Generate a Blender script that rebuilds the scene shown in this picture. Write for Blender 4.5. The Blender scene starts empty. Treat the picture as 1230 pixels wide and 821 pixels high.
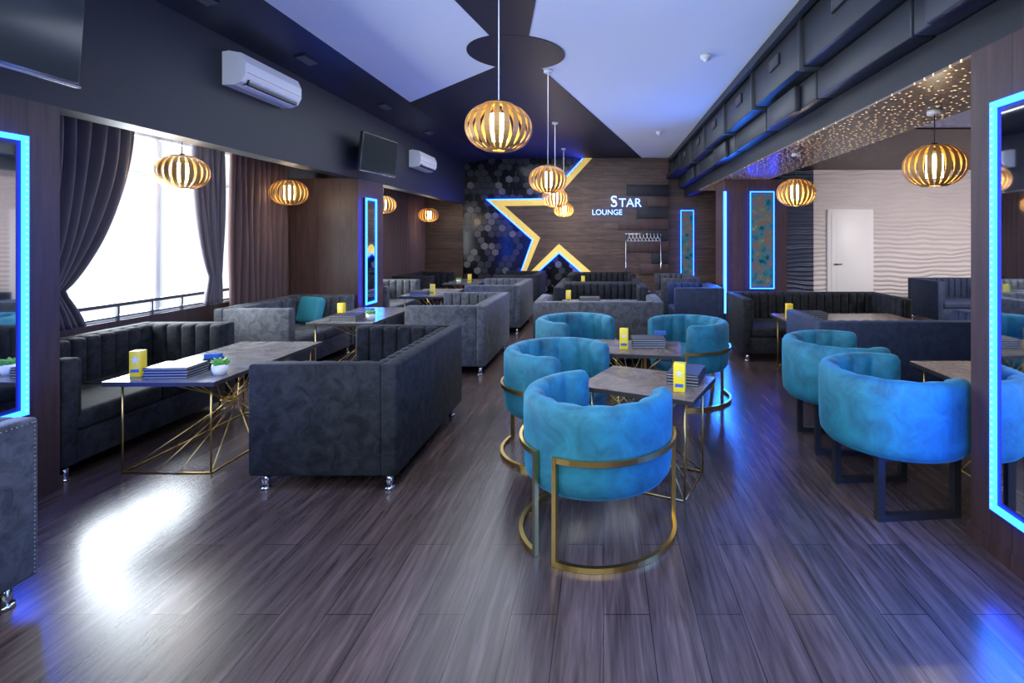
import bpy, bmesh, math, random
from mathutils import Vector, Matrix
random.seed(7)
F=620.0; H=1.55; CX=725.0; CY=285.0
scene=bpy.context.scene
# ------------------------------------------------------------ materials
def newmat(name):
    m=bpy.data.materials.new(name); m.use_nodes=True
    return m,m.node_tree,m.node_tree.nodes['Principled BSDF']
def pm(name,col,rough=.5,metal=0,emit=None,es=0,sheen=0,coat=0,spec=None,noise=None):
    m,nt,b=newmat(name)
    c=(*col,1)
    b.inputs['Base Color'].default_value=c
    b.inputs['Roughness'].default_value=rough
    b.inputs['Metallic'].default_value=metal
    if sheen:
        b.inputs['Sheen Weight'].default_value=sheen
        b.inputs['Sheen Roughness'].default_value=.35
        b.inputs['Sheen Tint'].default_value=(min(1,col[0]*6+.1),min(1,col[1]*6+.12),min(1,col[2]*6+.16),1)
    if coat: b.inputs['Coat Weight'].default_value=coat
    if spec is not None: b.inputs['Specular IOR Level'].default_value=spec
    if emit:
        b.inputs['Emission Color'].default_value=(*emit,1); b.inputs['Emission Strength'].default_value=es
    if noise:
        sc,col2,lo,hi,bump=noise
        tc=nt.nodes.new('ShaderNodeTexCoord')
        n=nt.nodes.new('ShaderNodeTexNoise'); n.inputs['Scale'].default_value=sc; n.inputs['Detail'].default_value=8; n.inputs['Roughness'].default_value=.68; n.inputs['Distortion'].default_value=1.0
        nt.links.new(tc.outputs['Object'],n.inputs['Vector'])
        r=nt.nodes.new('ShaderNodeValToRGB'); r.color_ramp.elements[0].position=lo; r.color_ramp.elements[1].position=hi
        r.color_ramp.elements[0].color=c; r.color_ramp.elements[1].color=(*col2,1)
        nt.links.new(n.outputs['Fac'],r.inputs['Fac']); nt.links.new(r.outputs['Color'],b.inputs['Base Color'])
        if bump:
            bp=nt.nodes.new('ShaderNodeBump'); bp.inputs['Strength'].default_value=bump; bp.inputs['Distance'].default_value=.01
            nt.links.new(n.outputs['Fac'],bp.inputs['Height']); nt.links.new(bp.outputs['Normal'],b.inputs['Normal'])
    return m
def planks(name,c1,c2,mortar,pw,pl,axis='Y',rough=.3,grain=.5,bump=.15,face='XY',ms=.003,hi=1.35,gs=(1.6,26)):
    m,nt,b=newmat(name)
    tc=nt.nodes.new('ShaderNodeTexCoord'); sep=nt.nodes.new('ShaderNodeSeparateXYZ'); cmb=nt.nodes.new('ShaderNodeCombineXYZ')
    nt.links.new(tc.outputs['Object'],sep.inputs[0])
    idx={'X':0,'Y':1,'Z':2}
    other=[a for a in face if a!=axis][0]
    nt.links.new(sep.outputs[idx[axis]],cmb.inputs[0]); nt.links.new(sep.outputs[idx[other]],cmb.inputs[1])
    br=nt.nodes.new('ShaderNodeTexBrick'); nt.links.new(cmb.outputs[0],br.inputs['Vector'])
    br.inputs['Scale'].default_value=1; br.inputs['Brick Width'].default_value=pl; br.inputs['Row Height'].default_value=pw
    br.inputs['Mortar Size'].default_value=ms; br.inputs['Mortar Smooth'].default_value=.2
    br.offset=.37; br.offset_frequency=2
    br.inputs['Color1'].default_value=(*c1,1); br.inputs['Color2'].default_value=(*c2,1); br.inputs['Mortar'].default_value=(*mortar,1)
    def noi(sx,sy,det,dist,lo,hi_,g):
        mp=nt.nodes.new('ShaderNodeMapping'); mp.inputs['Scale'].default_value=(sx,sy,1)
        nt.links.new(cmb.outputs[0],mp.inputs['Vector'])
        n=nt.nodes.new('ShaderNodeTexNoise'); n.inputs['Scale'].default_value=2; n.inputs['Detail'].default_value=det; n.inputs['Distortion'].default_value=dist
        nt.links.new(mp.outputs[0],n.inputs['Vector'])
        r=nt.nodes.new('ShaderNodeValToRGB'); r.color_ramp.elements[0].position=lo; r.color_ramp.elements[1].position=hi_
        r.color_ramp.elements[0].color=(g,g,g,1); r.color_ramp.elements[1].color=(hi,hi,hi,1)
        nt.links.new(n.outputs['Fac'],r.inputs['Fac']); return n,r
    n,r=noi(gs[0],gs[1],9,.8,.3,.72,1-grain)
    n2,r2=noi(.5,5,4,1.6,.35,.65,1-grain*.6)
    mx=nt.nodes.new('ShaderNodeMix'); mx.data_type='RGBA'; mx.blend_type='MULTIPLY'; mx.inputs[0].default_value=1
    nt.links.new(br.outputs['Color'],mx.inputs[6]); nt.links.new(r.outputs['Color'],mx.inputs[7])
    mx2=nt.nodes.new('ShaderNodeMix'); mx2.data_type='RGBA'; mx2.blend_type='MULTIPLY'; mx2.inputs[0].default_value=1
    nt.links.new(mx.outputs[2],mx2.inputs[6]); nt.links.new(r2.outputs['Color'],mx2.inputs[7])
    nt.links.new(mx2.outputs[2],b.inputs['Base Color'])
    b.inputs['Roughness'].default_value=rough
    bp=nt.nodes.new('ShaderNodeBump'); bp.inputs['Strength'].default_value=bump; bp.inputs['Distance'].default_value=.003
    nt.links.new(n.outputs['Fac'],bp.inputs['Height']); nt.links.new(bp.outputs['Normal'],b.inputs['Normal'])
    return m
M={}
M['floor']=planks('floor_laminate',(.092,.062,.060),(.062,.043,.043),(.02,.014,.014),.19,1.3,'Y',.25,.5,.06,ms=.002,hi=1.25,gs=(1.3,20))
M['woodwall']=planks('wall_wood_planks',(.11,.062,.045),(.07,.042,.033),(.02,.01,.01),.16,1.4,'X',.45,.4,.2,'XZ')
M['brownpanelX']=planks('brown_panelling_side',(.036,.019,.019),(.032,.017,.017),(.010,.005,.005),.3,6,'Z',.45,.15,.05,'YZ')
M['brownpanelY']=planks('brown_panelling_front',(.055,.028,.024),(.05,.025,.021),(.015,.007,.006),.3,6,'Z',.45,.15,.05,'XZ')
M['darkpaint']=pm('dark_slate_paint',(.010,.0125,.019),.55)
M['ductpaint']=pm('duct_black_paint',(.020,.024,.032),.45)
M['black']=pm('black_metal',(.012,.012,.014),.4)
M['grille']=pm('grille_metal',(.12,.12,.13),.4)
M['darkplastic']=pm('tv_bezel',(.03,.03,.032),.25)
M['silver']=pm('tv_trim',(.3,.3,.3),.3,.8)
M['screen']=pm('tv_screen',(.03,.035,.035),.12)
M['ceil']=pm('ceiling_white_paint',(.86,.91,.90),.7)
M['white']=pm('white_plastic',(.8,.8,.8),.35)
M['whitepaint']=pm('white_door_paint',(.86,.84,.84),.4)
M['char']=pm('charcoal_velvet',(.003,.0035,.0055),.8,sheen=.07,spec=.3,noise=(11,(.032,.035,.046),.38,.85,.2))
M['charlit']=pm('charcoal_velvet_lit',(.018,.020,.027),.75,sheen=.2,noise=(12,(.12,.127,.15),.34,.82,.2))  # charcoal velvet where light falls on it, brightening put into the colour
M['navy']=pm('navy_velvet',(.006,.014,.045),.75,sheen=.1,noise=(12,(.018,.036,.095),.36,.74,.1))
M['teal']=pm('teal_velvet',(.002,.062,.108),.7,sheen=.4,noise=(5.5,(.012,.22,.33),.30,.80,.12))
M['gold']=pm('brass_metal',(.62,.42,.14),.3,1)
M['goldpaint_glow']=pm('gold_star_paint_glow',(.85,.62,.16),.5,emit=(.9,.65,.15),es=.25)  # weak emission stands in for light on the gold paint
M['chrome']=pm('chrome',(.7,.7,.72),.15,1)
M['tabletop']=pm('table_top_laminate',(.12,.115,.115),.2,noise=(3.5,(.32,.30,.29),.35,.7,0))
M['tabletopw']=pm('table_top_walnut',(.12,.085,.07),.2,noise=(5,(.28,.22,.18),.35,.7,0))
M['edge']=pm('table_edge',(.03,.025,.022),.4)
M['lampwood']=pm('lamp_plywood',(.40,.20,.045),.5)
M['bulb']=pm('lamp_glow',(1,.9,.7),.5,emit=(1,.78,.45),es=9)
M['led']=pm('blue_led',(.02,.1,.5),.5,emit=(.004,.036,1),es=18)
M['ledw']=pm('cyan_led_core',(.2,.6,1),.5,emit=(.03,.14,1),es=7)
M['mirror']=pm('mirror_glass',(.75,.8,.85),.03,1)
M['curtain']=pm('curtain_taupe',(.095,.082,.100),.8,sheen=.15)
M['curtainb']=pm('curtain_brown',(.085,.048,.045),.85,sheen=.15)
M['yellow']=pm('yellow_card',(.80,.58,.02),.4)
M['blue']=pm('blue_napkins',(.02,.10,.36),.6)
M['paper']=pm('paper',(.6,.58,.54),.7)
M['menu']=pm('menu_cover',(.02,.022,.028),.5)
M['leaf']=pm('succulent_leaf',(.10,.32,.05),.5)
M['soil']=pm('soil',(.03,.02,.015),.9)
M['hex1']=pm('hex_tile_black',(.006,.006,.008),.15)
M['hex2']=pm('hex_tile_graphite',(.035,.035,.040),.22)
M['hex3']=pm('hex_tile_grey',(.13,.125,.115),.28)
M['outside']=pm('railing_steel',(.05,.05,.055),.5)
M['signblue']=pm('sign_letters',(.6,.75,1),.4,emit=(.14,.30,1),es=1.9)
M['signgold']=pm('sign_star_gold',(.9,.7,.3),.4,emit=(1,.7,.3),es=.8)
M['cushion']=pm('cushion_teal',(.02,.22,.30),.7,sheen=.3)
def poster_mat():
    m,nt,b=newmat('poster_print'); tc=nt.nodes.new('ShaderNodeTexCoord'); n=nt.nodes.new('ShaderNodeTexNoise'); n.inputs['Scale'].default_value=7; n.inputs['Detail'].default_value=3
    nt.links.new(tc.outputs['Object'],n.inputs['Vector']); r=nt.nodes.new('ShaderNodeValToRGB'); e=r.color_ramp.elements
    e[0].position=.3; e[0].color=(.01,.02,.03,1); e[1].position=.75; e[1].color=(.35,.30,.25,1)
    for p,c in ((.45,(.02,.09,.11,1)),(.55,(.10,.05,.05,1)),(.64,(.03,.12,.07,1))):
        x=e.new(p); x.color=c
    nt.links.new(n.outputs['Fac'],r.inputs['Fac']); nt.links.new(r.outputs['Color'],b.inputs['Base Color'])
    nt.links.new(r.outputs['Color'],b.inputs['Emission Color']); b.inputs['Emission Strength'].default_value=.5; b.inputs['Roughness'].default_value=.15; return m
M['poster']=poster_mat()
def sheer():
    m=bpy.data.materials.new('sheer_voile'); m.use_nodes=True; nt=m.node_tree; nt.nodes.remove(nt.nodes['Principled BSDF'])
    out=nt.nodes['Material Output']; t=nt.nodes.new('ShaderNodeBsdfTransparent'); t.inputs[0].default_value=(1,1,1,1)
    tr=nt.nodes.new('ShaderNodeBsdfTranslucent'); tr.inputs[0].default_value=(.30,.31,.33,1)
    mx=nt.nodes.new('ShaderNodeMixShader'); mx.inputs[0].default_value=.10
    nt.links.new(t.outputs[0],mx.inputs[1]); nt.links.new(tr.outputs[0],mx.inputs[2]); nt.links.new(mx.outputs[0],out.inputs['Surface']); return m
M['sheer']=sheer()
def wavy(name,col,rough):
    m,nt,b=newmat(name); b.inputs['Base Color'].default_value=(*col,1); b.inputs['Roughness'].default_value=rough
    tc=nt.nodes.new('ShaderNodeTexCoord'); w=nt.nodes.new('ShaderNodeTexWave'); w.bands_direction='Z'
    w.inputs['Scale'].default_value=3.4; w.inputs['Distortion'].default_value=6; w.inputs['Detail'].default_value=1; w.inputs['Detail Scale'].default_value=.6
    mp=nt.nodes.new('ShaderNodeMapping'); mp.inputs['Scale'].default_value=(.7,1,1)
    nt.links.new(tc.outputs['Object'],mp.inputs[0]); nt.links.new(mp.outputs[0],w.inputs['Vector'])
    bp=nt.nodes.new('ShaderNodeBump'); bp.inputs['Strength'].default_value=.7; bp.inputs['Distance'].default_value=.03
    nt.links.new(w.outputs['Fac'],bp.inputs['Height']); nt.links.new(bp.outputs['Normal'],b.inputs['Normal'])
    return m
M['wavew']=wavy('white_wave_panel',(.70,.63,.62),.5)
M['waveshade']=wavy('shaded_wave_panel',(.02,.035,.08),.35)  # wave wall's side in shadow, the shade put into its base colour
def starry():
    m,nt,b=newmat('starry_soffit'); b.inputs['Base Color'].default_value=(.15,.09,.06,1); b.inputs['Roughness'].default_value=.35
    tc=nt.nodes.new('ShaderNodeTexCoord'); v=nt.nodes.new('ShaderNodeTexVoronoi'); v.voronoi_dimensions='2D'; v.inputs['Scale'].default_value=14
    nt.links.new(tc.outputs['Object'],v.inputs['Vector'])
    r=nt.nodes.new('ShaderNodeValToRGB'); r.color_ramp.elements[0].position=.07; r.color_ramp.elements[0].color=(1,1,1,1)
    r.color_ramp.elements[1].position=.13; r.color_ramp.elements[1].color=(0,0,0,1)
    nt.links.new(v.outputs['Distance'],r.inputs['Fac'])
    b.inputs['Emission Color'].default_value=(1,.72,.38,1)
    mu=nt.nodes.new('ShaderNodeMath'); mu.operation='MULTIPLY'; mu.inputs[1].default_value=1.1
    nt.links.new(r.outputs['Color'],mu.inputs[0]); nt.links.new(mu.outputs[0],b.inputs['Emission Strength'])
    return m
M['starry']=starry()
# ------------------------------------------------------------ mesh builder
class MB:
    def __init__(s,name): s.name=name; s.bm=bmesh.new(); s.mats=[]
    def mi(s,mat):
        mat=M[mat] if isinstance(mat,str) else mat
        if mat not in s.mats: s.mats.append(mat)
        return s.mats.index(mat)
    def merge(s,tb,mat,smooth=False,T=None):
        if T is not None: tb.transform(T)
        i=s.mi(mat)
        bmesh.ops.recalc_face_normals(tb,faces=tb.faces)
        for f in tb.faces: f.material_index=i; f.smooth=smooth
        me=bpy.data.meshes.new('tmp'); tb.to_mesh(me); tb.free(); s.bm.from_mesh(me); bpy.data.meshes.remove(me)
    def box(s,x0,x1,y0,y1,z0,z1,mat,bev=0,seg=2,T=None,smooth=None):
        tb=bmesh.new(); bmesh.ops.create_cube(tb,size=1)
        x0,x1=min(x0,x1),max(x0,x1); y0,y1=min(y0,y1),max(y0,y1)
        tb.transform(Matrix.Translation(((x0+x1)/2,(y0+y1)/2,(z0+z1)/2))@Matrix.Diagonal((x1-x0,y1-y0,z1-z0,1)))
        if bev:
            bev=min(bev,.49*min(x1-x0,y1-y0,z1-z0))
            bmesh.ops.bevel(tb,geom=tb.edges[:],offset=bev,segments=seg,profile=.5,affect='EDGES')
        s.merge(tb,mat,bool(bev) if smooth is None else smooth,T)
    def cyl(s,c,r,h,mat,n=16,r2=None,T=None,smooth=True):
        tb=bmesh.new(); bmesh.ops.create_cone(tb,cap_ends=True,segments=n,radius1=r,radius2=r if r2 is None else r2,depth=h)
        tb.transform(Matrix.Translation((c[0],c[1],c[2]+h/2))); s.merge(tb,mat,smooth,T)
    def sph(s,c,r,mat,sub=2,sc=(1,1,1),T=None):
        tb=bmesh.new(); bmesh.ops.create_icosphere(tb,subdivisions=sub,radius=r)
        tb.transform(Matrix.Translation(c)@Matrix.Diagonal((*sc,1))); s.merge(tb,mat,True,T)
    def tube(s,pts,r,mat,n=6,closed=False,smooth=True,ry=None):
        pts=[Vector(p) for p in pts]; N=len(pts); tb=bmesh.new(); rings=[]; nrm=None
        ry=r if ry is None else ry
        for i,p in enumerate(pts):
            if closed: t=(pts[(i+1)%N]-pts[i-1])
            else: t=pts[min(i+1,N-1)]-pts[max(i-1,0)]
            t.normalize()
            if nrm is None:
                ref=Vector((0,0,1)) if abs(t.z)<.9 else Vector((1,0,0))
                nrm=(ref-t*ref.dot(t)).normalized()
            else:
                nn=(nrm-t*nrm.dot(t)); nrm=nn.normalized() if nn.length>1e-6 else nrm
            bn=t.cross(nrm)
            off=math.pi/n if n==4 else 0
            k=1.414 if n==4 else 1
            rings.append([tb.verts.new(p+nrm*math.cos(2*math.pi*j/n+off)*r*k+bn*math.sin(2*math.pi*j/n+off)*ry*k) for j in range(n)])
        R_=N if closed else N-1
        for i in range(R_):
            a=rings[i]; b=rings[(i+1)%N]
            for j in range(n): tb.faces.new((a[j],a[(j+1)%n],b[(j+1)%n],b[j]))
        if not closed:
            tb.faces.new(rings[0]); tb.faces.new(rings[-1])
        s.merge(tb,mat,smooth and n>4)
    def surf(s,fn,nu,nv,mat,cu=False,cv=False,smooth=True,capu=False):
        tb=bmesh.new(); g=[[tb.verts.new(fn(i,j)) for j in range(nv)] for i in range(nu)]
        for i in range(nu if cu else nu-1):
            for j in range(nv if cv else nv-1):
                a,b,c,d=g[i][j],g[(i+1)%nu][j],g[(i+1)%nu][(j+1)%nv],g[i][(j+1)%nv]
                tb.faces.new((a,b,c,d))
        if capu: tb.faces.new(g[0]); tb.faces.new(g[-1])
        s.merge(tb,mat,smooth)
    def lathe(s,prof,mat,n=24,c=(0,0,0),sx=1,sy=1):
        def fn(i,j):
            a=2*math.pi*i/n; r,z=prof[j]
            return (c[0]+r*math.cos(a)*sx,c[1]+r*math.sin(a)*sy,c[2]+z)
        s.surf(fn,n,len(prof),mat,cu=True)
    def prism(s,poly,d0,d1,mat,plane='XY',T=None):
        tb=bmesh.new()
        def P(a,b,d):
            return {'XY':(a,b,d),'XZ':(a,d,b),'YZ':(d,a,b)}[plane]
        A=[tb.verts.new(P(a,b,d0)) for a,b in poly]; B=[tb.verts.new(P(a,b,d1)) for a,b in poly]
        f1=tb.faces.new(A); f2=tb.faces.new(B)
        n=len(poly)
        for i in range(n): tb.faces.new((A[i],A[(i+1)%n],B[(i+1)%n],B[i]))
        bmesh.ops.recalc_face_normals(tb,faces=tb.faces)
        bmesh.ops.triangulate(tb,faces=[f1,f2],ngon_method='EAR_CLIP')
        s.merge(tb,mat,False,T)
    def done(s,loc=(0,0,0),rot=0,sc=1):
        me=bpy.data.meshes.new(s.name); s.bm.to_mesh(me); s.bm.free()
        for m in s.mats: me.materials.append(m)
        o=bpy.data.objects.new(s.name,me); scene.collection.objects.link(o)
        o.location=loc; o.rotation_euler=(0,0,rot); o.scale=(sc,sc,sc)
        return o
_cache={}
def inst(key,name,make,loc,rot=0):
    if key in _cache:
        o=bpy.data.objects.new(name,_cache[key]); scene.collection.objects.link(o)
        o.location=loc; o.rotation_euler=(0,0,rot); return o
    o=make(); _cache[key]=o.data; o.location=loc; o.rotation_euler=(0,0,rot); return o
R=math.radians
# ------------------------------------------------------------ room shell
XL=-4.35; XW=-3.35; YB=12.5; YF=-2.6; ZC=3.45; XR=8.0; YR=10.6
b=MB('floor'); b.box(XL-.1,XR+.1,YF-.1,YB+.1,-.1,0,'floor'); b.done()
b=MB('ceiling'); b.box(XW-.1,1.7,YF,YB,ZC,ZC+.1,'ceil')
b.box(XL,XW-.2,YF,YB,2.62,2.72,'ceil')
b.box(2.72,XR,YF,6.6,2.95,3.05,'ceil'); b.box(2.72,XR,6.6,YR+.1,2.93,3.05,'brownpanelY'); b.box(2.72,3.9,YF,6.6,2.93,2.955,'darkpaint')
b.box(1.5,4.4,YR,YB,2.95,3.05,'darkpaint')
b.done()
b=MB('trim_ceiling_pattern')
zc0,zc1=ZC-.006,ZC+.001
b.prism([(-1.0,5.3),(-1.55,1.9),(-.05,1.9),(-.8,5.3)],zc0,zc1,'darkpaint')
b.prism([(-.9+.5*math.cos(a*math.pi/24),5.33+.5*math.sin(a*math.pi/24)) for a in range(48)],zc0-.002,zc1,'darkpaint')
b.prism([(-1.05,5.6),(-.75,5.6),(.95,12.5),(-3.3,12.5),(-2.75,7.3)],zc0-.001,zc1,'darkpaint')
b.done()
b=MB('wall_left_upper'); b.box(XW-.2,XW,YF,YB,2.35,3.6,'darkpaint')
b.prism([(XW,3.32),(-2.72,ZC-.001),(-2.72,ZC+.05),(XW,ZC+.05)],YF,YB,'ductpaint','XZ')
b.done()
def grille(loc,rx,rot=0):
    b=MB('air_vent_grille')
    b.box(-.13,.13,-.01,.004,-.055,.055,'black')
    for i in range(6): b.box(-.12,.12,-.018,0,-.045+i*.016,-.037+i*.016,'grille')
    o=b.done(loc,rot); o.rotation_euler=(rx,0,rot); return o
for y in (3.9,5.3,7.2,9.0): grille((-3.05,y,3.375),R(78),R(90))
b=MB('wall_left')
wins=[(-2.0,1.9),(3.9,6.3),(8.4,9.6)]
z0,z1=.80,2.55; yc=YF
for a,c in wins:
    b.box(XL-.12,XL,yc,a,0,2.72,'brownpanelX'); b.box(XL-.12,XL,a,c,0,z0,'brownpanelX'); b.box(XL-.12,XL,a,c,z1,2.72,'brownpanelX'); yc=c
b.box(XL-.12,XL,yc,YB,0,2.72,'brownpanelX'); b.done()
for k,(a,c) in enumerate(wins):
    b=MB('window_%d'%(k+1))
    x0,x1=XL-.10,XL-.06
    b.box(x0,x1,a,a+.04,z0,z1,'white'); b.box(x0,x1,c-.04,c,z0,z1,'white'); b.box(x0,x1,a+.04,c-.04,z0,z0+.04,'white'); b.box(x0,x1,a+.04,c-.04,z1-.04,z1,'white')
    n=max(1,int((c-a)/.8))
    for i in range(1,n):
        y=a+(c-a)*i/n; b.box(x0,x1,y-.03,y+.03,z0+.04,z1-.04,'white')
    b.box(x0,x1,a+.04,c-.04,2.12,2.16,'white')
    b.done()
    b=MB('sheer_curtain')
    def fn(i,j): 
        y=a+.01+(c-a-.02)*i/160; return (XL-.035+.012*math.sin(y*38),y,z0+.01+(z1-z0-.02)*j)
    b.surf(fn,161,2,'sheer'); b.done()
    b=MB('window_guard_rail'); yy0,yy1=a+.01,c-.01
    b.box(XL-.014,XL+.012,yy0,yy1,.93,.96,'outside'); b.box(XL-.014,XL+.012,yy0,yy1,.83,.845,'outside')
    for i in range(int((c-a)/.35)+1): b.box(XL-.012,XL+.01,yy0+i*.35,yy0+i*.35+.02,z0,.935,'outside')
    b.done()
b=MB('wall_back'); b.box(XL-.1,4.4,YB,YB+.12,0,3.6,'woodwall'); b.done()
b=MB('wall_front'); b.box(XL-.1,XR+.1,YF-.12,YF,0,3.6,'darkpaint'); b.done()
b=MB('wall_right'); b.box(XR,XR+.12,YF,YR,0,3.1,'wavew'); b.done()
b=MB('wall_right_back'); b.box(4.3,XR,YR,YR+.12,0,2.95,'wavew'); b.box(3.6,4.3,YR-.03,YR+.12,0,2.95,'waveshade'); b.done()
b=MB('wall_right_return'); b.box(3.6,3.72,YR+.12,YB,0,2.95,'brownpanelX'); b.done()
def column(name,x0,x1,y0,y1,z1,mt='brownpanelX'):
    b=MB(name); b.box(x0,x1,y0,y1,0,z1,mt); b.box(x0-.012,x1+.012,y0-.012,y1+.012,0,.08,mt); return b.done()
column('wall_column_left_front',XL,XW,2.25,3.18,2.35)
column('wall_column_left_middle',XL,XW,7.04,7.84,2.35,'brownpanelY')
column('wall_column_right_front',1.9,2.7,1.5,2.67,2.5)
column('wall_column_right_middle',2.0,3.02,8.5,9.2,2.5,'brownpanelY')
b=MB('wall_right_beam')
b.box(1.95,2.74,YF,YR,2.52,3.6,'darkpaint'); b.box(1.95,2.74,YF,YR,2.505,2.52,'starry'); b.box(1.95,2.1,YR,YB,2.52,3.6,'darkpaint')
b.box(1.57,1.63,YF,YB,3.36,3.6,'ductpaint')
b.done()
b=MB('ventilation_duct')
y=-2.4; i=0
while y<11.6:
    L=1.35; o=.012*(i%2)
    b.box(1.66-o,1.94,y,y+L-.05,2.97,3.42,'ductpaint',.008)
    b.box(1.63-o,1.94,y+L-.05,y+L,2.945,3.43,'ductpaint',.004)
    b.box(1.80,1.94,y+.03,y+L,2.72,2.96,'ductpaint',.01)
    if i%2: b.box(1.74,1.80,y+.35,y+L-.2,2.70,2.93,'ductpaint',.01)
    y+=L; i+=1
b.done()
y=-2.4
for i in range(10):
    if y>2.5: grille((1.655-.012*(i%2),y+.6,3.22),R(0),R(-90))
    y+=1.35
for x,y in ((1.07,5.4),(1.0,9.3)):
    b=MB('smoke_detector'); b.cyl((0,0,-.04),.05,.04,'white',16,.06); b.sph((0,0,-.04),.03,'white'); b.done((x,y,ZC))
# ------------------------------------------------------------ back wall decoration
def wp(px,py,d=YB): return ((px-CX)*d/F, H-(py-CY)*d/F)
outline=[(706,186),(657,240),(588,241),(641,288),(618,352),(672,303),(728,352)]
b=MB('wood_star_panel')
poly=[wp(*p) for p in outline]+[(1.55,H-(352-CY)*YB/F),(1.55,3.43)]
b.prism(poly,YB-.13,YB-.001,'woodwall','XZ'); b.done()
b=MB('star_wall_outline')
def band(b,pts,w0,w1,d0,d1,mat):
    n=len(pts); nr=[]
    P=[Vector(p) for p in pts]
    for i in range(n):
        d1v=(P[i]-P[i-1]).normalized() if i>0 else (P[1]-P[0]).normalized()
        d2v=(P[i+1]-P[i]).normalized() if i<n-1 else d1v
        n1=Vector((-d1v.y,d1v.x)); n2=Vector((-d2v.y,d2v.x)); m=(n1+n2); m.normalize(); m=m/max(.35,m.dot(n1)); nr.append(m)
    for i in range(n-1):
        q=[P[i]+nr[i]*w0,P[i+1]+nr[i+1]*w0,P[i+1]+nr[i+1]*w1,P[i]+nr[i]*w1]
        b.prism([tuple(v) for v in q],d0,d1,mat,'XZ')
pts=[wp(*p) for p in outline]
band(b,pts,0,.15,YB-.16,YB-.13,'goldpaint_glow')
band(b,pts,-.025,0,YB-.12,YB-.09,'led')
b.done()
b=MB('hexagon_tile_wall')
rr=.098; row=0; z=.3
while z<3.4:
    x=-3.3+(.085 if row%2 else 0)
    while x<0.2:
        h=random.choice([.0,.015,.03,.045]); mt=random.choice(['hex1','hex1','hex2','hex2','hex3'])
        b.prism([(x+rr*.9*math.cos(R(30+60*k)),z+rr*.9*math.sin(R(30+60*k))) for k in range(6)],YB-.02-h,YB-.001,mt,'XZ')
        x+=rr*math.sqrt(3)
    z+=rr*1.5; row+=1
b.box(-3.4,.2,YB-.012,YB-.001,.2,3.43,'hex1')
b.done()
b=MB('stepped_wall_panel')
xs=[.85,1.15,.5,.95,.35,.8,1.05,.55]
for i,xx in enumerate(xs):
    b.box(xx,1.54,YB-.19,YB-.131,.65+i*.27,.65+i*.27+.262,'darkpaint' if i%2 else 'brownpanelY',.006)
b.done()
sign=bpy.data.objects.new('lounge_wall_sign',None); scene.collection.objects.link(sign); sign.location=(0,YB-.24,2)
def txt(t,x,z,size,mat):
    c=bpy.data.curves.new('sign_'+t.lower(),'FONT'); c.body=t; c.size=size; c.extrude=.02; c.materials.append(M[mat])
    o=bpy.data.objects.new('sign_'+t.lower(),c); scene.collection.objects.link(o); o.parent=sign
    o.location=(x,0,z-2); o.rotation_euler=(R(90),0,0)
txt('S',.16,2.27,.38,'signblue'); txt('TAR',.36,2.27,.29,'signblue'); txt('LOUNGE',-.28,2.08,.18,'signblue')
b=MB('sign_star_emblem')
st=[((.06 if k%2==0 else .027)*math.sin(k*math.pi/5),(.06 if k%2==0 else .027)*math.cos(k*math.pi/5)) for k in range(10)]
b.prism(st,-.05,-.025,'signgold','XZ'); o=b.done((.25,0,.40)); o.parent=sign
def led_mirror(w,h,loc,rot,s=.03,dots=True,glass='mirror',name='illuminated_mirror'):
    b=MB(name)
    b.box(-w/2,w/2,-.03,-.001,-h/2,h/2,'black'); g=s*2; b.box(-w/2+g,w/2-g,-.034,-.03,-h/2+g,h/2-g,glass)
    for (x0,x1,z0,z1) in [(-w/2,-w/2+s,-h/2,h/2),(w/2-s,w/2,-h/2,h/2),(-w/2+s,w/2-s,-h/2,-h/2+s),(-w/2+s,w/2-s,h/2-s,h/2)]:
        b.box(x0,x1,-.045,-.03,z0,z1,'led')
    if dots:
        nz=int(h/.035)
        for k in range(nz):
            for sx in (-1,1): b.box(sx*(w/2-.015)-.005,sx*(w/2-.015)+.005,-.049,-.045,-h/2+.02+k*.035,-h/2+.032+k*.035,'ledw')
    return b.done(loc,rot)
led_mirror(.62,1.6,(XW+.001,2.66,1.33),R(90))
led_mirror(.34,1.5,(XW+.001,7.36,1.35),R(90),.03)
led_mirror(.8,1.95,(1.899,2.08,1.22),R(-90))
led_mirror(.40,1.6,(2.60,8.499,1.5),0,.016,False,'poster','illuminated_poster_frame')
led_mirror(.32,1.6,(2.02,YB-.001,1.4),0,.018,False,'poster','illuminated_poster_frame')
b=MB('led_strip_light'); b.box(-.012,.03,-.03,.012,.3,2.3,'led'); b.box(0,.018,-.036,-.03,.3,2.3,'ledw'); b.done((1.985,8.486,0))
b=MB('door_1')
b.box(-.47,.47,-.05,0,0,2.12,'whitepaint',.01); b.box(-.40,.40,-.065,-.05,.01,2.04,'whitepaint',.01)
b.box(-.3,.3,-.07,-.06,.2,1.9,'whitepaint',.01); b.cyl((0,0,0),.012,.05,'black',10,T=Matrix.Translation((-.33,-.06,1.0))@Matrix.Rotation(R(90),4,'X')); b.box(-.33,-.2,-.115,-.1,.99,1.01,'black',.004)
b.done((5.05,YR-.001,0))
def tv(w,h,loc,rot,tilt):
    b=MB('wall_television'); b.box(-w/2,w/2,-.03,.02,-h/2,h/2,'darkplastic',.008); b.box(-w/2+.015,w/2-.015,-.033,-.03,-h/2+.03,h/2-.015,'screen'); b.box(-w/2,w/2,-.036,-.03,-h/2,-h/2+.012,'silver')
    b.box(-.12,.12,.02,.3,-.1,.1,'black',.01)
    o=b.done(loc,rot); o.rotation_euler=(tilt,0,rot); return o
tv(1.1,.65,(-3.02,2.42,2.73),R(90),R(4))
tv(.85,.52,(-3.12,7.15,2.68),R(82),R(6))
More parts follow.
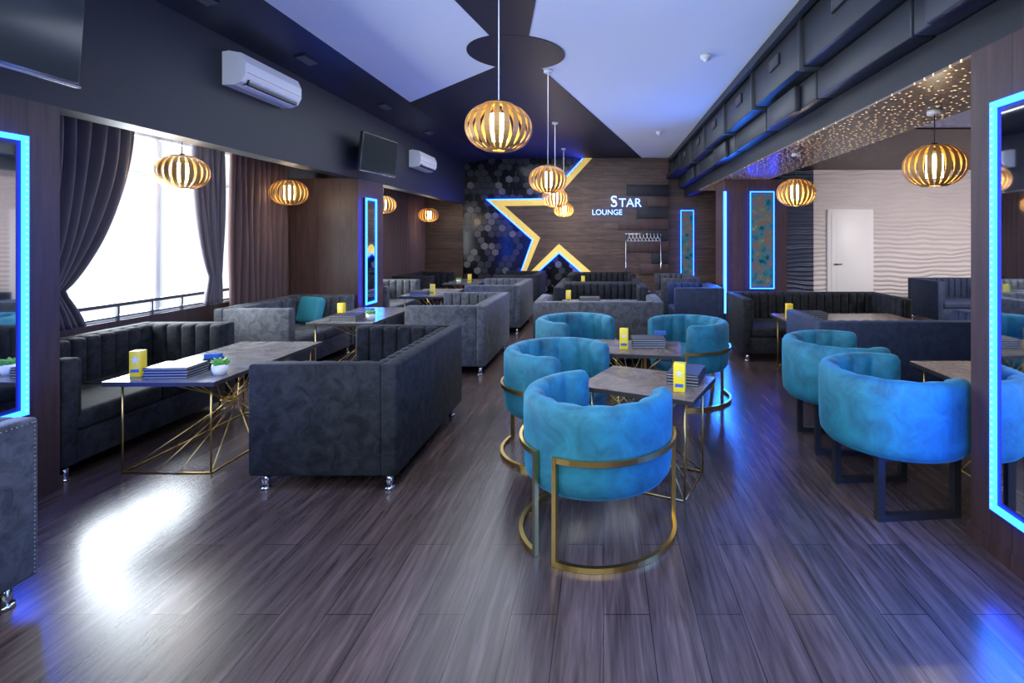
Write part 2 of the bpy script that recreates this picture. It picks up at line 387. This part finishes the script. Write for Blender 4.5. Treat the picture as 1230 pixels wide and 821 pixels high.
def ac(L,loc):
    b=MB('air_conditioner')
    pr=[(0,0),(.0,.29),(.06,.30),(.17,.28),(.205,.2),(.205,.1),(.17,.03),(.1,0)]
    b.prism(pr,-L/2,L/2,'white','XZ')
    b.box(.13,.195,-L/2+.06,L/2-.06,.015,.06,'black'); 
    b.prism([(.14,.012),(.205,.06),(.21,.052),(.145,.004)],-L/2+.07,L/2-.07,'white','XZ')
    b.box(.204,.208,-L/2+.02,L/2-.02,.112,.115,'black')
    return b.done(loc)
ac(.84,(XW+.002,4.95,2.89)); ac(.84,(XW+.002,9.3,2.76))
# ------------------------------------------------------------ furniture
def mk_sofa(L,D,mat,Hh,studs):
    def f():
        b=MB('channel_back_sofa'); t=.10
        b.box(-D/2,-D/2+t,-L/2,L/2,.1,Hh,mat,.018)
        for s in (-1,1):
            b.box(-D/2+t-.005,D/2,s*(L/2-t),s*L/2,.1,Hh,mat,.018)
        b.box(-D/2+t-.01,D/2-.015,-L/2+t-.01,L/2-t+.01,.1,.30,mat,.01)
        n=2 if L>1.1 else 1; iw=L-2*t
        for k in range(n):
            y0=-L/2+t+iw*k/n; b.box(-D/2+t+.04,D/2-.005,y0+.003,y0+iw/n-.003,.295,.43,mat,.04,3)
        m=round(iw/.115); w=iw/m
        for k in range(m):
            y0=-L/2+t+w*k; b.box(-D/2+t-.03,-D/2+t+.075,y0+.001,y0+w-.001,.38,Hh-.004,mat,.035,3)
        dx=D-t-.09; m=round(dx/.115); w=dx/m
        for s in (-1,1):
            for k in range(m):
                x0=-D/2+t+.075+w*k; ya=s*(L/2-t+.03); yb=s*(L/2-t-.045)
                b.box(x0+.001,x0+w-.001,ya,yb,.38,Hh-.004,mat,.03,3)
        for sx in (-1,1):
            for sy in (-1,1):
                b.cyl((sx*(D/2-.07),sy*(L/2-.07),0),.022,.1,'chrome',14); b.cyl((sx*(D/2-.07),sy*(L/2-.07),0),.032,.015,'chrome',14)
        if studs:
            for s in (-1,1):
                for k in range(36): b.sph((-D/2-.0,s*(L/2-.02),.12+k*.0183),.0035,'silver',1)
            for k in range(74): b.sph((-D/2-.0,-L/2+.03+k*(L-.06)/73,Hh-.02),.0035,'silver',1)
        return b.done()
    return f
def sofa(x,y,face,L=1.45,D=.88,mat='char',studs=False):
    return inst(('sofa',L,D,mat,studs),'channel_back_sofa',mk_sofa(L,D,mat,.78,studs),(x,y,0),R(face))
sofa(-3.77,3.96,0,1.5,.82,'char'); sofa(-3.77,6.25,0,1.45,.82,'charlit'); sofa(-3.77,8.75,0,1.45,.82,'charlit'); sofa(-3.77,10.9,0,1.45,.82,'char')
sofa(-1.70,3.84,180,1.45,.9,'char'); sofa(-1.77,6.5,180,1.5,.9,'charlit'); sofa(-1.77,8.95,180,1.45,.9,'charlit'); sofa(-1.77,11.1,180,1.4,.9,'char')
sofa(-2.87,1.5,180,1.45,.88,'charlit',True)
sofa(-.06,6.55,90,1.55,.88,'charlit'); sofa(-.04,8.35,-90,1.45,.88,'char'); sofa(-.04,9.3,90,1.45,.88,'char'); sofa(-.04,11.0,-90,1.4,.88,'char')
sofa(1.45,8.3,180,1.0,.75,'navy'); sofa(1.45,10.3,180,1.4,.75,'charlit')
sofa(2.90,5.10,90,1.9,.85,'navy'); sofa(2.78,6.85,-90,2.1,.9,'char'); sofa(6.65,9.4,-90,1.7,.9,'navy')
def mk_table(Lx,Ly,h,mat,rod):
    def f():
        b=MB('geometric_leg_table')
        b.box(-Lx/2,Lx/2,-Ly/2,Ly/2,h-.03,h-.004,'edge'); b.box(-Lx/2,Lx/2,-Ly/2,Ly/2,h-.004,h,mat)
        r=.0065; ax=Lx/2-.07; ay=Ly/2-.07
        for z in (r,h-.037): b.tube([(-ax,-ay,z),(ax,-ay,z),(ax,ay,z),(-ax,ay,z)],r,rod,6,True)
        for sx in (-1,1):
            for sy in (-1,1): b.tube([(sx*ax,sy*ay,r),(sx*ax,sy*ay,h-.03)],r,rod)
        per=[]
        for k in range(12):
            a=2*math.pi*(k+.5)/12
            c,s_=math.cos(a),math.sin(a); q=1/max(abs(c),abs(s_)); per.append((c*q*ax,s_*q*ay,c,s_))
        for k,(x,y,c,s_) in enumerate(per):
            b.tube([(x,y,r),(-s_*.05,c*.05,h*.5),(-c*.02,-s_*.02,h*.52)],.0045,rod,5)
            b.tube([(x*.8,y*.8,h-.035),(s_*.05,-c*.05,h*.5),(-c*.02,-s_*.02,h*.48)],.0045,rod,5)
        b.tube([(.055*math.cos(k*.524),.055*math.sin(k*.524),h*.5) for k in range(12)],.008,rod,6,True)
        return b.done()
    return f
def table(x,y,Lx,Ly,rot=0,mat='tabletop',rod='gold',h=.62):
    return inst(('tab',Lx,Ly,mat,rod,h),'geometric_leg_table',mk_table(Lx,Ly,h,mat,rod),(x,y,0),R(rot))
TH=.62
table(-2.86,3.95,.72,1.28); table(-2.86,6.2,.72,1.25); table(-2.86,8.7,.72,1.2); table(-2.86,10.9,.72,1.2)
table(-.06,7.42,1.1,.55); table(-.04,10.15,1.1,.55)
table(.29,3.33,.74,.56,-25,'tabletopw'); table(.26,4.37,.78,.55,-8,'tabletopw')
table(2.72,3.5,.85,.75,0,'tabletopw'); table(2.75,5.98,1.45,.6,0,'tabletopw')
def chair_body(b,z0,z1,zs,R0=.395,Ri=.295,mat='teal'):
    nu=97; A=R(132)
    prof=[(R0-.07,z0),(R0-.03,z0+.008),(R0-.006,z0+.04),(R0,z0+.09),(R0+.004,z1-.12),(R0+.002,z1-.035),(R0-.012,z1-.01),(R0-.035,z1),(Ri+.04,z1),(Ri+.012,z1-.01),(Ri,z1-.035),(Ri-.004,z1-.15),(Ri+.01,zs-.03),(Ri+.03,z0+.01)]
    cr=(R0+Ri)/2; cz=(z0+z1)/2
    def fn(i,j):
        u=-1+2*i/(nu-1); a=math.pi+u*A
        d=(1-abs(u))*A*cr; w=.05
        k=1 if d>=w else math.sqrt(max(0,1-((w-d)/w)**2))
        k=max(k,.05)
        r,z=prof[j]
        if 8<=j<=12: r-= .024*abs(math.sin(u*A*7.0)) - .010
        r=cr+(r-cr)*k; zz=cz+(z-cz)*(.8+.2*k)
        return (r*math.cos(a),r*math.sin(a),zz)
    b.surf(fn,nu,len(prof),mat,cv=True,capu=True)
    b.lathe([(0,z0+.002),(R0-.07,z0+.002),(R0-.045,z0+.02),(R0-.04,zs-.08),(R0-.06,zs-.06),(0,zs-.06)],mat,40)
    b.lathe([(0,zs-.1),(.28,zs-.1),(.31,zs-.08),(.315,zs-.04),(.30,zs-.01),(.26,zs+.005),(0,zs+.012)],mat,40,c=(.035,0,0))
def mk_gold():
    b=MB('barrel_armchair'); z0,z1=.30,.745; chair_body(b,z0,z1,.47)
    Rg=.412; zb=.50
    for s in (-1,1):
        a0=R(180-9); a1=R(48)
        arc=[a0+(a1-a0)*k/22 for k in range(23)]
        top=[(Rg*math.cos(a),s*Rg*math.sin(a),zb) for a in arc]; bot=[(Rg*math.cos(a),s*Rg*math.sin(a),.014) for a in arc]
        b.tube(top,.013,'gold',4,smooth=False,ry=.008); b.tube(bot,.013,'gold',4,smooth=False,ry=.011)
        for a in (a0,a1):
            b.box(-.011,.011,-.011,.011,0.002,zb+.013,'gold',T=Matrix.Translation((Rg*math.cos(a),s*Rg*math.sin(a),0))@Matrix.Rotation(s*a,4,'Z'))
    return b.done()
def mk_black():
    b=MB('sled_base_armchair'); z0,z1=.36,.785; chair_body(b,z0,z1,.52,.40,.30)
    q=.22; t=.02
    for s in (-1,1):
        for c in (-1,1): b.box(c*q-t,c*q+t,s*q-t,s*q+t,.0,z0+.01,'black')
        b.box(-q+t,q-t,s*q-t,s*q+t,0,.035,'black'); b.box(-q+t,q-t,s*q-t,s*q+t,z0-.03,z0+.005,'black')
        b.box(s*q-t,s*q+t,-q+t,q-t,z0-.03,z0+.005,'black')
    return b.done()
def gchair(x,y,f): return inst('gchair','barrel_armchair',mk_gold,(x,y,0),R(f))
def bchair(x,y,f): return inst('bchair','sled_base_armchair',mk_black,(x,y,0),R(f))
gchair(-.03,2.79,52); gchair(-.33,3.80,-35); gchair(-.28,5.16,-48); gchair(.81,5.02,212)
bchair(1.71,3.06,5); bchair(1.77,3.89,-5)
def cushion(loc,rot,mat='cushion'):
    b=MB('throw_cushion'); b.box(-.19,.19,-.06,.06,-.17,.17,mat,.055,4); o=b.done(loc); o.rotation_euler=(R(-14),0,rot); return o
cushion((-3.80,6.70,.605),R(-20)); cushion((7.05,9.42,.605),R(0))
# ------------------------------------------------------------ table items
def mk_ybox():
    b=MB('menu_card_box'); b.box(-.035,.035,-.03,.03,0,.17,'yellow',.003); 
    st=[( (.026 if k%2==0 else .011)*math.sin(k*math.pi/5),.11+(.026 if k%2==0 else .011)*math.cos(k*math.pi/5)) for k in range(10)]
    b.prism(st,-.0315,-.0302,'paper','XZ'); b.box(-.025,.025,-.0315,-.0302,.03,.05,'blue'); return b.done()
def mk_stack():
    b=MB('menu_book_stack')
    for i in range(4):
        o=.004*((i*7)%3); b.box(-.14+o,.14+o,-.1,.1,i*.018,i*.018+.006,'menu'); b.box(-.136+o,.136+o,-.096,.097,i*.018+.006,i*.018+.011,'paper'); b.box(-.14+o,.14+o,-.1,.1,i*.018+.011,i*.018+.018,'menu')
    return b.done()
def mk_nap():
    b=MB('napkin_holder'); b.box(-.05,.05,-.035,.035,0,.006,'black'); b.box(-.05,.05,-.035,-.03,0,.07,'black'); b.box(-.05,.05,.03,.035,0,.07,'black')
    for i in range(6): b.box(-.047,.047,-.029+i*.0095,-.022+i*.0095,.006,.1-.004*(i%2),'blue')
    return b.done()
def mk_pot():
    b=MB('potted_succulent'); b.lathe([(0,0),(.035,0),(.048,.03),(.05,.055),(.045,.07),(.038,.07),(.038,.058),(0,.058)],'white',20); b.cyl((0,0,.05),.038,.01,'soil')
    for k in range(18):
        a=k*2.4; t=.25+.7*(k/18); T=Matrix.Translation((0,0,.06))@Matrix.Rotation(a,4,'Z')@Matrix.Rotation(R(25+55*(1-t)+10),4,'Y')
        b.sph((0,0,.035),.034,'leaf',1,(.28,.5,1),T)
    return b.done()
def ybox(x,y,r=0,z=TH): inst('yb','menu_card_box',mk_ybox,(x,y,z),R(r))
def stack(x,y,r=0,z=TH): inst('st','menu_book_stack',mk_stack,(x,y,z),R(r))
def nap(x,y,r=0,z=TH): inst('np','napkin_holder',mk_nap,(x,y,z),R(r))
def pot(x,y,r=0,z=TH): inst('pt','potted_succulent',mk_pot,(x,y,z),R(r))
ybox(-3.12,3.46,8); stack(-2.88,3.48,3); nap(-2.78,3.68,10); pot(-2.60,3.50)
ybox(-3.02,5.95,0); stack(-2.86,5.75,0); pot(-2.62,5.8); nap(-2.72,6.0)
ybox(-2.75,8.3); stack(-2.95,8.3); ybox(-2.75,10.6); pot(-2.95,10.5)
ybox(.46,3.12,-15); stack(.54,3.36,70); 
ybox(.17,4.30,-5); stack(.38,4.42,0); nap(.50,4.56,0)
ybox(2.12,5.9); stack(2.4,5.95); ybox(-.5,7.35); stack(-.2,7.4); ybox(-.4,10.1)
# ------------------------------------------------------------ pendants
def mk_lamp():
    b=MB('wood_slat_pendant_lamp'); a,c=.215,.148; n=22
    for k in range(n):
        th=2*math.pi*k/n; ca,sa=math.cos(th),math.sin(th); w0=.018
        def fn(i,j):
            ph=R(-72+144*i/14); r=a*math.cos(ph)**.8; z=c*math.sin(ph)/math.sin(R(72)); w=w0*(.35+.65*math.cos(ph))
            side=[(-w,0),(w,0),(w,-.004),(-w,-.004)][j]
            rr=r+side[1]; return (rr*ca-side[0]*sa,rr*sa+side[0]*ca,z)
        b.surf(fn,15,4,'lampwood',cv=True,capu=True,smooth=False)
    b.cyl((0,0,c-.008),.095,.012,'lampwood',28); b.lathe([(.04,-c),(.095,-c),(.095,-c+.01),(.04,-c+.01)],'lampwood',28)
    b.cyl((0,0,-.085),.058,.17,'bulb',20); b.cyl((0,0,.085),.02,.09,'black',12)
    return b
def pendant(x,y,z,ztop,e=10):
    b=mk_lamp(); h=ztop-z
    b.tube([(0,0,.15),(0,0,h-.02)],.004,'black' if ztop<3 else 'white',6); b.cyl((0,0,h-.03),.05,.03,'white',20)
    o=b.done((x,y,z))
    l=bpy.data.lights.new('bulb_light','POINT'); l.energy=e; l.color=(1,.86,.68); l.shadow_soft_size=.03
    lo=bpy.data.objects.new('bulb_light',l); scene.collection.objects.link(lo); lo.parent=o; lo.location=(0,0,-.125)
ZT=ZC-.007
pendant(-.68,3.35,2.26,ZC,7); pendant(-.63,5.85,2.20,ZT,18); pendant(-.80,8.5,2.19,ZT,30); pendant(-.85,11.0,2.13,ZT,35)
for x,y,z in ((-3.92,4.8,2.15),(-3.90,6.4,2.10),(-3.88,9.1,2.12),(-3.90,11.5,2.04)): pendant(x,y,z,2.62,7)
pendant(2.50,3.9,2.085,2.505,8); pendant(2.20,5.9,2.055,2.505,12)
# ------------------------------------------------------------ curtains
def curtain(name,x,yl,yr,z0,z1,mat,folds=9,amp=.045):
    b=MB(name); nu=folds*10; nv=36
    def fn(i,j):
        z=z0+(z1-z0)*j/(nv-1); u=i/(nu-1); a,c=yl(z),yr(z)
        y=a+(c-a)*u; am=amp*min(1.3,(.4+.6*abs(c-a)/.5))
        return (x+am*math.sin(u*folds*2*math.pi)+.012*math.sin(u*17+z*3),y,z)
    b.surf(fn,nu,nv,mat)
    o=b.done(); sm=o.modifiers.new('thick','SOLIDIFY'); sm.thickness=.006; return o
def tie(full_l,full_r,pin_l,pin_r,zt):
    def edge(fu,pi):
        def f(z):
            if z>zt:
                t=(z-zt)/(2.58-zt); t=max(0,min(1,t)); s=math.sin(t*math.pi/2)**.8
                return pi+(fu-pi)*s
            t=min(1,(zt-z)/.5); return pi+(fu-pi)*.35*math.sin(t*math.pi/2)
        return f
    return edge(full_l,pin_l),edge(full_r,pin_r)
yl,yr=tie(3.5,4.70,3.75,4.07,1.12); curtain('curtain_tied',-4.26,yl,yr,.82,2.6,'curtain',10,.035)
yl,yr=tie(5.32,5.82,5.57,5.75,1.12); curtain('curtain_tied',-4.26,yl,yr,.82,2.6,'curtain',6,.035)
curtain('curtain_panel',-4.27,lambda z:5.88,lambda z:6.98,.04,2.6,'curtainb',10,.03)
curtain('curtain_panel',-4.27,lambda z:9.3,lambda z:12.3,.04,2.6,'curtainb',22,.03)
curtain('curtain_panel',-4.27,lambda z:7.95,lambda z:8.5,.04,2.6,'curtainb',5,.03)
b=MB('coat_rack')
for x in (-.42,.42):
    b.tube([(x,0,.03),(x,0,1.62)],.014,'chrome'); b.tube([(x,-.22,.02),(x,.22,.02)],.014,'chrome')
b.tube([(-.44,0,1.62),(.44,0,1.62)],.014,'chrome'); b.tube([(-.42,0,.3),(.42,0,.3)],.012,'chrome')
for k in range(9):
    x=-.34+k*.085; b.tube([(x,0,1.64),(x,0,1.56),(x+.01,-.2,1.46),(x+.01,.2,1.46),(x,0,1.56)],.007,'white')
b.done((.92,11.9,0),R(12))
# ------------------------------------------------------------ lights
def area(name,loc,rot,sx,sy,p,col):
    l=bpy.data.lights.new(name,'AREA'); l.shape='RECTANGLE'; l.size=sx; l.size_y=sy; l.energy=p; l.color=col
    o=bpy.data.objects.new(name,l); scene.collection.objects.link(o); o.location=loc; o.rotation_euler=rot; return o
for k,(a,c) in enumerate(wins):
    area('window_daylight',(-5.3,(a+c)/2,1.75),(0,R(-90),0),2.4,(c-a)+.8,[260,460,320][k],(.84,.93,1))
area('fill_light',(-.5,1.2,3.40),(0,0,0),2.5,2.0,52,(.78,.90,1))  # added fill over the foreground, no fixture there
area('fill_light',(-.5,-1.4,2.6),(R(75),0,0),4,1.6,85,(.76,.89,1))  # added fill behind the camera, shining forward
area('fill_light',(-.8,8.2,3.42),(0,0,0),3,5.5,85,(.80,.90,1))  # added fill to brighten the far end, no fixture on this ceiling
area('fill_light',(6.6,7.0,2.9),(R(25),0,0),2,2,190,(1,.94,.95))  # added out-of-frame fill for the right room's back wall
BL=(.02,.20,1)
area('led_glow',(1.80,2.08,1.22),(0,R(90),0),1.9,.75,42,BL)
area('led_glow',(-3.26,2.66,1.33),(0,R(-90),0),1.5,.6,10,BL)
area('led_glow',(1.9,8.3,1.3),(0,R(90),R(40)),1.9,.1,40,BL)
area('led_glow',(-3.26,7.4,1.33),(0,R(-90),0),1.4,.5,9,BL)
w=bpy.data.worlds.new('overcast_sky'); scene.world=w; w.use_nodes=True
w.node_tree.nodes['Background'].inputs[0].default_value=(.90,.95,1,1); w.node_tree.nodes['Background'].inputs[1].default_value=.42
# ------------------------------------------------------------ camera
c=bpy.data.cameras.new('camera'); c.sensor_width=36; c.lens=36*F/1230; c.shift_x=-(CX-615)/1230; c.shift_y=-(410.5-CY)/1230; c.clip_start=.05
o=bpy.data.objects.new('camera',c); scene.collection.objects.link(o); o.location=(0,0,H); o.rotation_euler=(R(90),0,0); scene.camera=o
scene.view_settings.view_transform='Standard'
scene.view_settings.exposure=.8
